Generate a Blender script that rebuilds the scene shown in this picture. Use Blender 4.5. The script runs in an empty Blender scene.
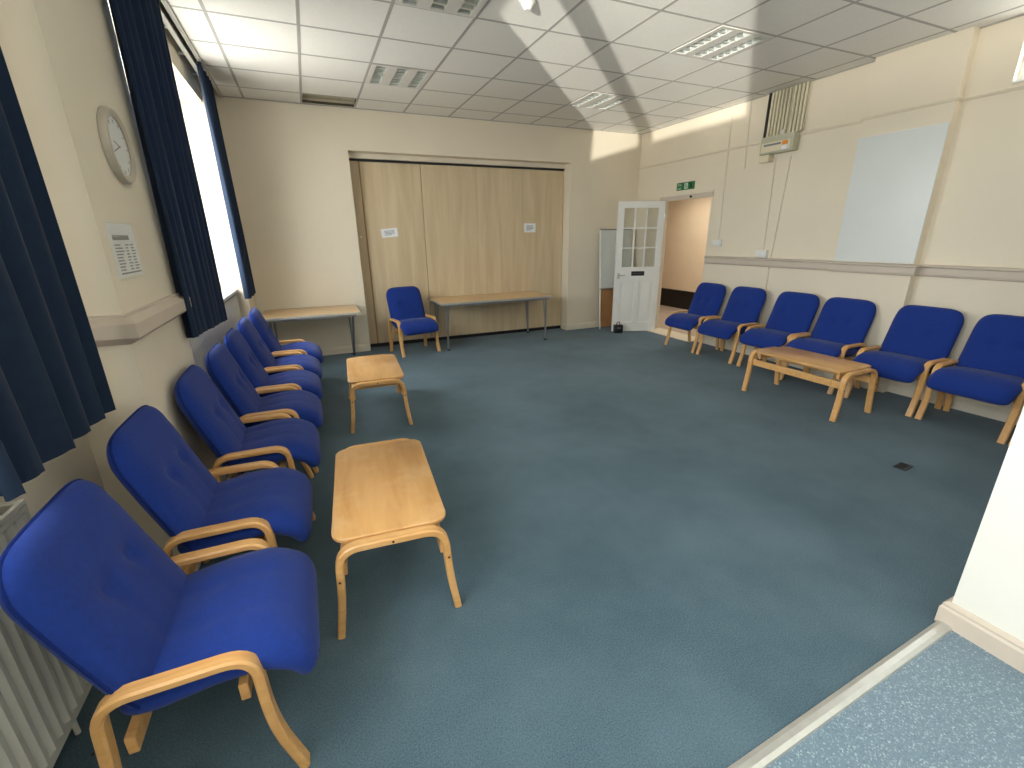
import bpy, bmesh, math, random
from mathutils import Vector, Matrix, noise
random.seed(4)
PI = math.pi
C = bpy.context.scene.collection
H = 1.527; ZC = 3.057; XR = 5.16; YB = 6.578

# ------------------------------------------------------------------ materials
def s2l(c):
    return tuple((v/12.92 if v <= .04045 else ((v+.055)/1.055)**2.4) for v in c)
def rgb(r, g, b): return s2l((r/255, g/255, b/255)) + (1,)
def mat(name, col, rough=.6, metal=0, spec=.5, noise_scale=None, amt=.06, bump=0, bscale=200, sheen=0, coat=0):
    m = bpy.data.materials.new(name); m.use_nodes = True
    nt = m.node_tree; N = nt.nodes; L = nt.links; b = N['Principled BSDF']
    b.inputs['Base Color'].default_value = col; b.inputs['Roughness'].default_value = rough
    b.inputs['Metallic'].default_value = metal; b.inputs['Specular IOR Level'].default_value = spec
    b.inputs['Sheen Weight'].default_value = sheen; b.inputs['Coat Weight'].default_value = coat
    tc = N.new('ShaderNodeTexCoord')
    if noise_scale:
        n = N.new('ShaderNodeTexNoise'); n.inputs['Scale'].default_value = noise_scale; n.inputs['Detail'].default_value = 5
        L.new(tc.outputs['Object'], n.inputs['Vector'])
        r = N.new('ShaderNodeValToRGB')
        r.color_ramp.elements[0].position = .3; r.color_ramp.elements[1].position = .7
        r.color_ramp.elements[0].color = tuple(v*(1-amt) for v in col[:3])+(1,)
        r.color_ramp.elements[1].color = tuple(min(1, v*(1+amt)) for v in col[:3])+(1,)
        L.new(n.outputs['Fac'], r.inputs[0]); L.new(r.outputs[0], b.inputs['Base Color'])
    if bump:
        n = N.new('ShaderNodeTexNoise'); n.inputs['Scale'].default_value = bscale; n.inputs['Detail'].default_value = 3
        L.new(tc.outputs['Object'], n.inputs['Vector'])
        bp = N.new('ShaderNodeBump'); bp.inputs['Strength'].default_value = bump; bp.inputs['Distance'].default_value = .01
        L.new(n.outputs['Fac'], bp.inputs['Height']); L.new(bp.outputs[0], b.inputs['Normal'])
    return m
def wood(name, c1, c2, scale=(2, 2, 30), rough=.4, coat=.1, dist=3.0, blotch=None):
    m = bpy.data.materials.new(name); m.use_nodes = True
    nt = m.node_tree; N = nt.nodes; L = nt.links; b = N['Principled BSDF']
    b.inputs['Roughness'].default_value = rough; b.inputs['Coat Weight'].default_value = coat
    b.inputs['Coat Roughness'].default_value = .3
    tc = N.new('ShaderNodeTexCoord'); mp = N.new('ShaderNodeMapping'); mp.inputs['Scale'].default_value = scale
    L.new(tc.outputs['Object'], mp.inputs[0])
    n = N.new('ShaderNodeTexNoise'); n.inputs['Scale'].default_value = 1.0; n.inputs['Detail'].default_value = 6
    n.inputs['Distortion'].default_value = dist*.2
    L.new(mp.outputs[0], n.inputs['Vector'])
    r = N.new('ShaderNodeValToRGB'); r.color_ramp.elements[0].position = .32; r.color_ramp.elements[1].position = .68
    r.color_ramp.elements[0].color = c1; r.color_ramp.elements[1].color = c2
    L.new(n.outputs['Fac'], r.inputs[0])
    out = r.outputs[0]
    if blotch:
        n2 = N.new('ShaderNodeTexNoise'); n2.inputs['Scale'].default_value = 6; n2.inputs['Detail'].default_value = 6
        L.new(tc.outputs['Object'], n2.inputs['Vector'])
        r2 = N.new('ShaderNodeValToRGB'); r2.color_ramp.elements[0].position = .50; r2.color_ramp.elements[1].position = .75
        r2.color_ramp.elements[0].color = (0, 0, 0, 1); r2.color_ramp.elements[1].color = (.5, .5, .5, 1)
        L.new(n2.outputs['Fac'], r2.inputs[0])
        mx = N.new('ShaderNodeMix'); mx.data_type = 'RGBA'; mx.inputs['B'].default_value = blotch
        L.new(r2.outputs[0], mx.inputs[0]); L.new(out, mx.inputs['A']); out = mx.outputs['Result']
    L.new(out, b.inputs['Base Color'])
    return m
def carpet_mat():
    m = bpy.data.materials.new('carpet'); m.use_nodes = True
    nt = m.node_tree; N = nt.nodes; L = nt.links; b = N['Principled BSDF']
    b.inputs['Roughness'].default_value = .95; b.inputs['Specular IOR Level'].default_value = .25
    b.inputs['Sheen Weight'].default_value = .12
    tc = N.new('ShaderNodeTexCoord')
    n = N.new('ShaderNodeTexNoise'); n.inputs['Scale'].default_value = 1.1; n.inputs['Detail'].default_value = 7; n.inputs['Roughness'].default_value = .62
    L.new(tc.outputs['Object'], n.inputs['Vector'])
    r = N.new('ShaderNodeValToRGB'); r.color_ramp.elements[0].position = .3; r.color_ramp.elements[1].position = .72
    r.color_ramp.elements[0].color = CARP[0]; r.color_ramp.elements[1].color = CARP[1]
    L.new(n.outputs['Fac'], r.inputs[0])
    n2 = N.new('ShaderNodeTexNoise'); n2.inputs['Scale'].default_value = 190; n2.inputs['Detail'].default_value = 2
    L.new(tc.outputs['Object'], n2.inputs['Vector'])
    r2 = N.new('ShaderNodeValToRGB'); r2.color_ramp.elements[0].position = .35; r2.color_ramp.elements[1].position = .7
    r2.color_ramp.elements[0].color = (.72, .72, .72, 1); r2.color_ramp.elements[1].color = (1.25, 1.25, 1.25, 1)
    L.new(n2.outputs['Fac'], r2.inputs[0])
    mx = N.new('ShaderNodeMix'); mx.data_type = 'RGBA'; mx.blend_type = 'MULTIPLY'; mx.inputs[0].default_value = 1
    L.new(r.outputs[0], mx.inputs['A']); L.new(r2.outputs[0], mx.inputs['B']); L.new(mx.outputs['Result'], b.inputs['Base Color'])
    bp = N.new('ShaderNodeBump'); bp.inputs['Strength'].default_value = .35; bp.inputs['Distance'].default_value = .004
    L.new(n2.outputs['Fac'], bp.inputs['Height']); L.new(bp.outputs[0], b.inputs['Normal'])
    return m
def speckle_mat():
    m = bpy.data.materials.new('speckled_vinyl'); m.use_nodes = True
    nt = m.node_tree; N = nt.nodes; L = nt.links; b = N['Principled BSDF']
    b.inputs['Roughness'].default_value = .38
    tc = N.new('ShaderNodeTexCoord')
    v = N.new('ShaderNodeTexVoronoi'); v.inputs['Scale'].default_value = 240
    L.new(tc.outputs['Object'], v.inputs['Vector'])
    r = N.new('ShaderNodeValToRGB'); e = r.color_ramp.elements
    e[0].position = 0; e[0].color = rgb(112, 133, 148); e[1].position = 1; e[1].color = rgb(112, 133, 148)
    for p, c in ((.55, (108, 130, 145)), (.7, (96, 117, 132)), (.83, (122, 143, 155)), (.93, (166, 184, 192))):
        q = e.new(p); q.color = rgb(*c)
    sep = N.new('ShaderNodeSeparateColor'); L.new(v.outputs['Color'], sep.inputs[0]); L.new(sep.outputs[0], r.inputs[0])
    L.new(r.outputs[0], b.inputs['Base Color'])
    return m
def glass_mat():
    m = bpy.data.materials.new('window_glass'); m.use_nodes = True
    nt = m.node_tree; N = nt.nodes; L = nt.links
    for n in list(N): N.remove(n)
    o = N.new('ShaderNodeOutputMaterial'); t = N.new('ShaderNodeBsdfTransparent'); g = N.new('ShaderNodeBsdfGlossy')
    g.inputs['Roughness'].default_value = .03; mx = N.new('ShaderNodeMixShader'); f = N.new('ShaderNodeLayerWeight'); f.inputs[0].default_value = .12
    q = N.new('ShaderNodeMath'); q.operation = 'MULTIPLY_ADD'; q.inputs[1].default_value = .5; q.inputs[2].default_value = .03
    t.inputs[0].default_value = (.96, .97, .965, 1)
    L.new(f.outputs['Facing'], q.inputs[0]); L.new(q.outputs[0], mx.inputs[0]); L.new(t.outputs[0], mx.inputs[1]); L.new(g.outputs[0], mx.inputs[2]); L.new(mx.outputs[0], o.inputs[0])
    return m
def curtain_mat():
    m = mat('navy_curtain', rgb(32, 46, 66), .9, spec=.15, noise_scale=30, amt=.08, bump=.1, bscale=300, sheen=.1)
    nt = m.node_tree; N = nt.nodes; L = nt.links; b = N['Principled BSDF']; o = N['Material Output']
    t = N.new('ShaderNodeBsdfTranslucent'); t.inputs[0].default_value = rgb(52, 84, 132); mx = N.new('ShaderNodeMixShader'); mx.inputs[0].default_value = .12
    L.new(b.outputs[0], mx.inputs[1]); L.new(t.outputs[0], mx.inputs[2]); L.new(mx.outputs[0], o.inputs[0])
    return m
CARP = (rgb(66, 90, 102), rgb(92, 115, 127))
M = {}
M['wall'] = mat('cream_paint', rgb(229, 218, 197), .62, noise_scale=1.5, amt=.025, bump=.06, bscale=35)
M['jamb'] = mat('white_wall_paint', rgb(232, 230, 220), .6, noise_scale=3, amt=.015, bump=.05, bscale=60)
M['trim'] = mat('dado_paint', rgb(203, 190, 174), .5, noise_scale=6, amt=.03)
M['rim'] = mat('clock_rim', rgb(182, 174, 158), .35, noise_scale=6, amt=.02)
M['cream'] = mat('cream_gloss', rgb(226, 216, 196), .4, noise_scale=5, amt=.03)
M['tile'] = mat('ceiling_tile', rgb(234, 231, 223), .85, noise_scale=40, amt=.02, bump=.12, bscale=150)
M['grid'] = mat('grid_metal', rgb(172, 168, 162), .6)
M['carpet'] = carpet_mat(); M['vinyl'] = speckle_mat()
M['alu'] = mat('satin_aluminium', rgb(205, 205, 200), .35, metal=.7, noise_scale=30, amt=.05)
M['steel'] = mat('tube_steel', rgb(160, 162, 166), .3, metal=.8, noise_scale=8, amt=.03)
M['beech'] = wood('laminated_beech', rgb(206, 154, 92), rgb(222, 174, 112), (3, 60, 25), .38, .15)
M['beech_top'] = wood('beech_veneer', rgb(196, 144, 84), rgb(216, 168, 106), (14, 2.0, 14), .34, .2, blotch=rgb(232, 200, 152))
M['laminate'] = wood('table_laminate', rgb(208, 172, 124), rgb(220, 186, 142), (2.5, 25, 25), .35, .1)
M['maple'] = wood('maple_panel', rgb(200, 178, 142), rgb(216, 196, 162), (9, 9, .8), .45, .05)
M['maple_edge'] = wood('maple_edge', rgb(150, 120, 82), rgb(166, 136, 96), (9, 9, .8), .5, 0)
M['blue'] = mat('royal_blue_wool', rgb(24, 52, 130), .9, spec=.2, noise_scale=60, amt=.08, bump=.2, bscale=420, sheen=.1)
M['blue_dark'] = mat('blue_piping', rgb(16, 38, 104), .9, spec=.2, noise_scale=60, amt=.1)
M['curtain'] = curtain_mat()
M['white'] = mat('white_gloss', rgb(236, 236, 232), .35, noise_scale=4, amt=.015)
M['whiteboard'] = mat('white_board', rgb(214, 218, 215), .3, noise_scale=2, amt=.02)
M['paper'] = mat('white_paper', rgb(236, 238, 240), .8, noise_scale=20, amt=.02)
M['ink'] = mat('grey_ink', rgb(120, 124, 134), .8, noise_scale=90, amt=.3)
M['ink2'] = mat('dark_ink', rgb(70, 72, 80), .8, noise_scale=90, amt=.3)
M['black'] = mat('black_plastic', rgb(20, 20, 22), .5, noise_scale=20, amt=.1)
M['void'] = mat('dark_void', rgb(88, 84, 66), .9, noise_scale=5, amt=.2)
M['voidboard'] = mat('old_plaster', rgb(196, 188, 160), .9, noise_scale=8, amt=.1)
M['plastic'] = mat('white_plastic', rgb(232, 232, 226), .4, noise_scale=10, amt=.01)
M['beige'] = mat('beige_plastic', rgb(222, 212, 184), .45, noise_scale=10, amt=.02)
M['greygreen'] = mat('grey_steel_box', rgb(184, 182, 160), .45, noise_scale=10, amt=.03)
M['orange'] = mat('orange_sticker', rgb(226, 140, 50), .6, noise_scale=10, amt=.02)
M['green'] = mat('exit_green', rgb(38, 110, 60), .5, noise_scale=10, amt=.02)
M['pale'] = mat('exit_white', rgb(216, 232, 214), .5, noise_scale=10, amt=.02)
M['peach'] = mat('peach_paint', rgb(226, 206, 176), .7, noise_scale=2, amt=.03)
M['stone'] = mat('pale_stone', rgb(226, 214, 190), .5, noise_scale=12, amt=.05)
M['corfloor'] = mat('corridor_vinyl', rgb(176, 158, 140), .4, noise_scale=5, amt=.05)
M['board'] = wood('hardboard', rgb(176, 126, 78), rgb(190, 140, 92), (3, 3, 3), .7, 0)
M['glass'] = glass_mat()
M['louvre'] = mat('lamp_louvre', rgb(226, 230, 226), .3, metal=.6)
M['lamp_body'] = mat('lamp_white', rgb(216, 213, 205), .5, noise_scale=10, amt=.01)
M['lamp_reflector'] = mat('lamp_reflector', rgb(170, 172, 165), .3, metal=.8, noise_scale=40, amt=.2)
M['rad'] = mat('radiator_enamel', rgb(214, 212, 200), .4, noise_scale=10, amt=.02)
M['black_gloss'] = mat('black_gloss', rgb(22, 20, 20), .3, noise_scale=4, amt=.1)
M['outside'] = mat('outside_render', rgb(225, 222, 212), .8, noise_scale=3, amt=.04)

# ------------------------------------------------------------------ mesh helpers
def new_obj(name, bm, m=None, parent=None, smooth=False, mats=None):
    me = bpy.data.meshes.new(name); bm.normal_update(); bm.to_mesh(me); bm.free()
    for k in (mats or [m]): me.materials.append(k)
    if smooth:
        for p in me.polygons: p.use_smooth = True
        try: me.set_sharp_from_angle(angle=math.radians(42))
        except Exception: pass
    o = bpy.data.objects.new(name, me); C.objects.link(o)
    if parent: o.parent = parent
    return o
def box(bm, x0, x1, y0, y1, z0, z1, bev=0, mi=0, mtx=None):
    r = bmesh.ops.create_cube(bm, size=1); vs = r['verts']
    for v in vs:
        v.co = Vector(((x0+x1)/2+v.co.x*(x1-x0), (y0+y1)/2+v.co.y*(y1-y0), (z0+z1)/2+v.co.z*(z1-z0)))
    fs = set(f for v in vs for f in v.link_faces)
    if bev:
        es = list(set(e for v in vs for e in v.link_edges))
        rb = bmesh.ops.bevel(bm, geom=es, offset=bev, segments=2, affect='EDGES', profile=.6)
        fs = set(f for f in rb['faces']) | set(f for f in fs if f.is_valid)
        vs = list(set(v for f in fs for v in f.verts))
    for f in fs: f.material_index = mi
    if mtx is not None:
        for v in vs: v.co = mtx @ v.co
    return vs
def sweep(bm, path, w, t, side, bev=.006, cap=True, mi=0):
    """flat laminated bar: cross section w (along the constant vector side) by t (in the plane), rounded corners"""
    side = Vector(side).normalized(); path = [Vector(p) for p in path]; n = len(path); rings = []
    for i, p in enumerate(path):
        d = (path[min(i+1, n-1)]-path[max(i-1, 0)]).normalized(); nn = side.cross(d).normalized()
        a, b = w/2, t/2; e = min(bev, b*.8)
        pts = [(a, b-e), (a-e, b), (-a+e, b), (-a, b-e), (-a, -b+e), (-a+e, -b), (a-e, -b), (a, -b+e)]
        rings.append([bm.verts.new(p+side*x+nn*y) for x, y in pts])
    k = 8
    for i in range(n-1):
        for j in range(k):
            f = bm.faces.new((rings[i][j], rings[i][(j+1) % k], rings[i+1][(j+1) % k], rings[i+1][j])); f.material_index = mi
    if cap:
        bm.faces.new(rings[0]).material_index = mi; bm.faces.new(rings[-1][::-1]).material_index = mi
def tube(bm, path, r, k=10, cap=True, mi=0):
    path = [Vector(p) for p in path]; n = len(path); rings = []; ref = None
    for i, p in enumerate(path):
        d = (path[min(i+1, n-1)]-path[max(i-1, 0)]).normalized()
        if ref is None: ref = d.orthogonal().normalized()
        ref = (ref-d*ref.dot(d)).normalized(); q = d.cross(ref)
        rings.append([bm.verts.new(p+(ref*math.cos(2*PI*j/k)+q*math.sin(2*PI*j/k))*r) for j in range(k)])
    for i in range(n-1):
        for j in range(k):
            f = bm.faces.new((rings[i][j], rings[i][(j+1) % k], rings[i+1][(j+1) % k], rings[i+1][j])); f.material_index = mi
    if cap:
        bm.faces.new(rings[0][::-1]).material_index = mi; bm.faces.new(rings[-1]).material_index = mi
def disc(bm, c, axis, r, h, k=24, r2=None, mi=0):
    axis = Vector(axis).normalized(); rot = Vector((0, 0, 1)).rotation_difference(axis).to_matrix().to_4x4()
    res = bmesh.ops.create_cone(bm, cap_ends=True, segments=k, radius1=r, radius2=r if r2 is None else r2, depth=h)
    for v in res['verts']: v.co = Vector(c)+rot @ v.co
    for f in set(f for v in res['verts'] for f in v.link_faces): f.material_index = mi
def rounded(pts, r, seg=6):
    """polyline with its inner corners rounded; pts: list of (vector, radius or None)"""
    out = []; P = [Vector(p) for p in pts]
    for i, p in enumerate(P):
        if i in (0, len(P)-1): out.append(p); continue
        rr = r[i] if isinstance(r, (list, tuple)) else r
        a = (P[i-1]-p); b = (P[i+1]-p); ra = min(rr, a.length*.48); rb = min(rr, b.length*.48)
        A = p+a.normalized()*ra; B = p+b.normalized()*rb
        for s in range(seg+1):
            t = s/seg; out.append(A*(1-t)**2+p*2*t*(1-t)+B*t*t)
    return out
def extrude_profile(bm, prof, a, b, mi=0):
    """closed profile (list of vectors) swept straight by vector from a to b"""
    a = Vector(a); b = Vector(b); r0 = [bm.verts.new(Vector(p)+a) for p in prof]; r1 = [bm.verts.new(Vector(p)+b) for p in prof]; n = len(prof)
    for i in range(n): bm.faces.new((r0[i], r0[(i+1) % n], r1[(i+1) % n], r1[i])).material_index = mi
    bm.faces.new(r0[::-1]).material_index = mi; bm.faces.new(r1).material_index = mi
    bmesh.ops.recalc_face_normals(bm, faces=bm.faces[:])
def thing(name, label, cat, loc=(0, 0, 0), rotz=0, group=None):
    o = bpy.data.objects.new(name, None); o.empty_display_size = .1; C.objects.link(o); o.location = loc; o.rotation_euler = (0, 0, rotz)
    return tag(o, label, cat, group)
def tag(o, label, cat, group=None):
    o['label'] = label; o['category'] = cat
    if group: o['group'] = group
    return o
def struct(name, bm, m=None, mats=None, smooth=False):
    o = new_obj(name, bm, m, mats=mats, smooth=smooth); o['kind'] = 'structure'; return o
def dup(root, loc, rotz, label, group=None):
    def rec(o, par):
        c = o.copy(); C.objects.link(c); c.parent = par
        for ch in kids.get(o.name, []): rec(ch, c)
        return c
    kids = {}
    for o in list(C.objects):
        if o.parent: kids.setdefault(o.parent.name, []).append(o)
    r = rec(root, None); r.location = loc; r.rotation_euler = (0, 0, rotz); r['label'] = label
    if group: r['group'] = group
    return r

# ------------------------------------------------------------------ shell
WY0, WY1 = -1.05, 2.28          # near window bay
VY0, VY1 = 3.17, 6.02          # far window bay
SILL, HEAD = 1.0, 2.86
XO = -1.32
YK = -4.0                      # wall behind the camera
bm = bmesh.new()
box(bm, -1.4, XR+.13, .4, YB+.32, -.12, 0)
struct('floor', bm, M['carpet'])
def thr(x): return .572+.0375*(x-1)
bm = bmesh.new(); P_ = [(-1.4, YK-.2), (2.35, YK-.2), (2.35, thr(2.35)), (-1.4, thr(-1.4))]
extrude_profile(bm, [Vector((x, y, 0)) for x, y in P_], (0, 0, -.1), (0, 0, .003))
o = struct('floor_near', bm, M['vinyl']); o.name = 'floor_hall'

bm = bmesh.new()
box(bm, XO, -.72, WY1, VY0, 0, ZC+.02)                       # pier with the clock
box(bm, XO, -.71, VY1, YB+.4, 0, ZC+.3)                      # corner pier
box(bm, XO, -.72, YK, WY0, 0, ZC+.3)                         # wall nearer than the near window
for y0, y1 in ((WY0, WY1), (VY0, VY1)):
    box(bm, XO, -.95, y0, y1, 0, SILL-.03)
    if y1 == WY1: box(bm, XO, -.95, 1.45, y1, SILL-.03, ZC+.02)  # wall fill added behind the curtain to keep light off the pier reveal
    box(bm, XO, -.78, y0, y1, HEAD, ZC+.3)
struct('wall_left', bm, M['wall'])
# back wall with the wide partition opening
OX0, OX1, OZ = .63, 3.86, 2.585
bm = bmesh.new()
box(bm, -.71, OX0, YB, YB+.4, 0, ZC+.3); box(bm, OX1, XR, YB, YB+.4, 0, ZC+.3); box(bm, OX0, OX1, YB, YB+.4, OZ, ZC+.3)
struct('wall_back', bm, M['wall'])
bm = bmesh.new(); box(bm, OX0, OX1, YB+.16, YB+.4, OZ-.06, OZ); box(bm, OX0-.0, OX1, YB+.30, YB+.4, 0, OZ)
struct('trim_1', bm, M['cream'])
# right wall
DY0, DY1, DZ = 4.96, 5.98, 2.105
PY0, PY1, PX = 2.43, 3.14, XR-.085
bm = bmesh.new()
box(bm, XR, XR+.13, DY1, YB+.4, 0, ZC+.3)
box(bm, XR, XR+.13, DY0, DY1, DZ, ZC+.3)
box(bm, XR, XR+.13, 2.14, DY0, 0, ZC+.3)
box(bm, XR, XR+.13, .65, 2.14, 0, 2.6); box(bm, XR, XR+.13, .65, 2.14, 2.98, ZC+.3); box(bm, XR, XR+.13, .4, .65, 0, ZC+.3)
box(bm, PX, XR, PY0, PY1, 0, ZC+.02)
struct('wall_right', bm, M['wall'])
# near return wall and the jamb beside the camera
bm = bmesh.new()
box(bm, 2.185, XR, .38, .625, 0, ZC+.3); box(bm, 2.185, 2.45, YK, .38, 0, ZC+.3)
struct('wall_near', bm, M['jamb'])
bm = bmesh.new(); box(bm, XO, 2.45, YK-.3, YK, 0, ZC+.3); struct('wall_behind', bm, M['jamb'])

# skirtings
def skirt_prof(h=.10, t=.018):
    return [(0, 0), (t, 0), (t, h*.72), (t*.75, h*.8), (t*.8, h*.9), (t*.35, h), (0, h)]
def moulding(bm, prof, p0, p1, out):
    """prof (distance out, height); out = unit vector off the wall"""
    out = Vector(out); pts = [out*a+Vector((0, 0, b)) for a, b in prof]; extrude_profile(bm, pts, p0, p1)
def moulding_path(bm, prof, pts, z, side):
    """prof (distance out, height) run along a 2-D polyline with mitred corners; side = +1 if 'out' is to the left of travel"""
    P = [Vector(p) for p in pts]; n = len(P); D = [(P[i+1]-P[i]).normalized() for i in range(n-1)]
    Nn = [Vector((-d.y, d.x))*side for d in D]; rings = []
    for i in range(n):
        if i == 0: o = Nn[0]
        elif i == n-1: o = Nn[-1]
        else:
            a, b = Nn[i-1], Nn[i]; o = (a+b)/(1+a.dot(b))
        rings.append([bm.verts.new((P[i].x+o.x*q, P[i].y+o.y*q, z+h)) for q, h in prof])
    k = len(prof)
    for i in range(n-1):
        for j in range(k): bm.faces.new((rings[i][j], rings[i][(j+1) % k], rings[i+1][(j+1) % k], rings[i+1][j]))
    bm.faces.new(rings[0][::-1]); bm.faces.new(rings[-1]); bmesh.ops.recalc_face_normals(bm, faces=bm.faces[:])
bm = bmesh.new(); sp = skirt_prof()
moulding(bm, sp, (-.71, YB, 0), (OX0, YB, 0), (0, -1, 0)); moulding(bm, sp, (OX1, YB, 0), (XR, YB, 0), (0, -1, 0))
moulding(bm, sp, (OX1, YB-.018, 0), (OX1, YB+.15, 0), (-1, 0, 0))
struct('baseboard_back', bm, M['cream'])
RP = [(XR, .64), (XR, PY0), (PX, PY0), (PX, PY1), (XR, PY1)]
bm = bmesh.new(); moulding_path(bm, sp, RP+[(XR, DY0)], 0, 1); moulding(bm, sp, (XR, DY1, 0), (XR, YB, 0), (-1, 0, 0))
struct('baseboard_right', bm, M['cream'])
bm = bmesh.new(); sq = skirt_prof(.105, .024)
moulding_path(bm, sq, [(2.185, YK), (2.185, .625), (XR, .625)], 0, 1)
struct('baseboard_near', bm, M['trim'])
bm = bmesh.new()
moulding_path(bm, sp, [(-.95, WY0), (-.95, WY1), (-.72, WY1), (-.72, VY0), (-.95, VY0), (-.95, VY1), (-.71, VY1), (-.71, YB)], 0, -1)
struct('baseboard_left', bm, M['cream'])
# dado rails
dp = [(0, -.055), (.028, -.048), (.034, -.03), (.034, .022), (.05, .032), (.05, .042), (.012, .052), (0, .052)]
bm = bmesh.new(); moulding_path(bm, dp, RP+[(XR, DY0)], 1.185, 1); struct('trim_2', bm, M['trim'])
dq = [(0, -.062), (.018, -.055), (.045, -.034), (.05, -.03), (.05, .026), (.044, .032), (.02, .05), (.02, .058), (0, .06)]
bm = bmesh.new(); moulding_path(bm, dq, [(-.95, WY1), (-.72, WY1), (-.72, VY0), (-.95, VY0)], 1.19, -1); struct('trim_3', bm, M['trim'])
# picture rail
pp = [(0, -.014), (.012, -.012), (.02, .004), (.014, .016), (0, .018)]
bm = bmesh.new(); moulding_path(bm, pp, RP+[(XR, YB)], 2.56, 1); struct('trim_4', bm, M['wall'])
# threshold strip
bm = bmesh.new()
extrude_profile(bm, [Vector((0, -.026, 0)), Vector((0, -.023, .008)), Vector((0, -.009, .013)), Vector((0, .009, .013)), Vector((0, .023, .008)), Vector((0, .026, 0))], (-.95, thr(-.95), .003), (2.163, thr(2.163), .003))
struct('trim_5', bm, M['alu'])

# ceiling: tiles between T bars
GX, GY = -.438, 4.349
xs = [-.66]+[GX+.6*i for i in range(10)]+[XR]
ys = [YK]+[GY+.6*j for j in range(-13, 4)]+[YB]
LIGHTS = [(i, j) for i in (2, 6) for j in (1, -2, -5, -8)]
bm = bmesh.new()
holes = set()
for i, j in LIGHTS: holes.add((i+1, ys.index(GY+.6*j)))
holes.add((2, ys.index(GY+.6*3)))
for a in range(len(xs)-1):
    for b in range(len(ys)-1):
        if xs[a+1]-xs[a] < .02 or (a, b) in holes: continue
        box(bm, xs[a]+.004, xs[a+1]-.004, ys[b]+.004, ys[b+1]-.004, ZC+.004, ZC+.02)
struct('ceiling', bm, M['tile'])
bm = bmesh.new()
for x in xs[1:-1]: box(bm, x-.012, x+.012, YK, YB, ZC+.0024, ZC+.0062)
for y in ys[1:-1]: box(bm, -.66, XR, y-.0115, y+.0115, ZC+.0026, ZC+.006)
box(bm, -.672, -.64, YK, YB, ZC-.012, ZC+.03); box(bm, -.64, XR, YB-.02, YB, ZC-.004, ZC+.004); box(bm, XR-.02, XR, .66, YB, ZC-.0042, ZC+.0042)
struct('trim_6', bm, M['grid'])
bm = bmesh.new()   # roof slab over the void
box(bm, XO, XR+.3, YK-.3, YB+.4, ZC+.3, ZC+.4)
struct('ceiling_slab', bm, M['void'])
bm = bmesh.new(); y0 = GY+1.8
box(bm, .14, .79, y0+.02, YB, ZC+.07, ZC+.09, mi=1); box(bm, .14, .16, y0, YB, ZC+.02, ZC+.07); box(bm, .77, .79, y0, YB, ZC+.02, ZC+.07)
box(bm, .16, .77, YB-.05, YB-.03, ZC+.008, ZC+.03)
struct('trim_7', bm, mats=[M['void'], M['voidboard']])

# ------------------------------------------------------------------ windows
def window(n, y0, y1, panes, trans, sill_out=-.8, cuts=None):
    xg = -1.06; z0, z1 = SILL, HEAD; f = .055
    bm = bmesh.new()
    box(bm, xg-.05, xg+.05, y0, y1, z0, z0+.07); box(bm, xg-.05, xg+.05, y0, y1, z1-f, z1)
    w = (y1-y0)/panes
    Y = cuts or [y0+k*w for k in range(panes+1)]
    for k in range(panes+1):
        h = .045 if 0 < k < panes else .03
        yc = Y[k]
        box(bm, xg-.05, xg+.05, max(y0, yc-h), min(y1, yc+h), z0+.07, z1-f)
    for k in range(panes):
        a, b = Y[k]+(.045 if k else .03), Y[k+1]-(.045 if k+1 < panes else .03)
        box(bm, xg-.03, xg+.03, a, b, trans-.03, trans+.03)
        box(bm, xg-.02, xg+.02, a, a+.035, z0+.07, trans-.03); box(bm, xg-.02, xg+.02, b-.035, b, z0+.07, trans-.03)
        box(bm, xg-.02, xg+.02, a+.035, b-.035, z0+.07, z0+.12)
    fr = struct('window_%d' % n, bm, M['white'])
    bm = bmesh.new(); box(bm, xg-.002, xg+.002, y0+.03, y1-.03, z0+.07, z1-f)
    g = new_obj('pane', bm, M['glass'], fr)
    bm = bmesh.new(); box(bm, XO, sill_out, y0+.002, y1-.002, SILL-.03, SILL, .006)
    new_obj('window_sill', bm, M['white'], fr)
    return fr
window(1, WY0, 1.45, 2, 2.12, cuts=[WY0, .33, 1.45]); window(2, VY0, VY1, 3, 2.12)
bm = bmesh.new()
box(bm, XR+.06, XR+.11, .65, 2.14, 2.6, 2.64); box(bm, XR+.06, XR+.11, .65, 2.14, 2.94, 2.98)
for y in (.65, 1.36, 2.10): box(bm, XR+.06, XR+.11, y, y+.04, 2.64, 2.94)
w3 = struct('window_3', bm, M['white']); bm = bmesh.new(); box(bm, XR+.084, XR+.086, .69, 2.10, 2.64, 2.94); new_obj('pane', bm, M['glass'], w3)
bm = bmesh.new(); box(bm, XR-.015, XR+.06, .66, 2.14, 2.598, 2.612, .003); new_obj('window_sill', bm, M['white'], w3)

# ------------------------------------------------------------------ partition
pt = thing('folding_partition', 'pale maple folding partition filling the wide opening in the back wall', 'partition', (OX0, YB+.2, 0))
def panel(x0, x1, name='panel', m=None, dy=0):
    bm = bmesh.new(); box(bm, x0-OX0, x1-OX0, dy, .04+dy, .05, OZ-.09, .003); return new_obj(name, bm, m or M['maple'], pt)
panel(OX0+.01, OX0+.125); panel(OX0+.145, 1.575, dy=.01); panel(1.582, OX1-.01)
bm = bmesh.new(); box(bm, .125, .145, .0, .04, .05, OZ-.09); new_obj('joint_strip', bm, M['maple_edge'], pt)
bm = bmesh.new(); box(bm, .005, OX1-OX0-.005, -.01, .06, OZ-.09, OZ-.062); new_obj('top_track', bm, M['black'], pt)
bm = bmesh.new(); box(bm, .005, OX1-OX0-.005, .0, .05, .002, .05); new_obj('bottom_gap_strip', bm, M['black'], pt)  # black strip drawn for the dark gap under the panels
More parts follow.
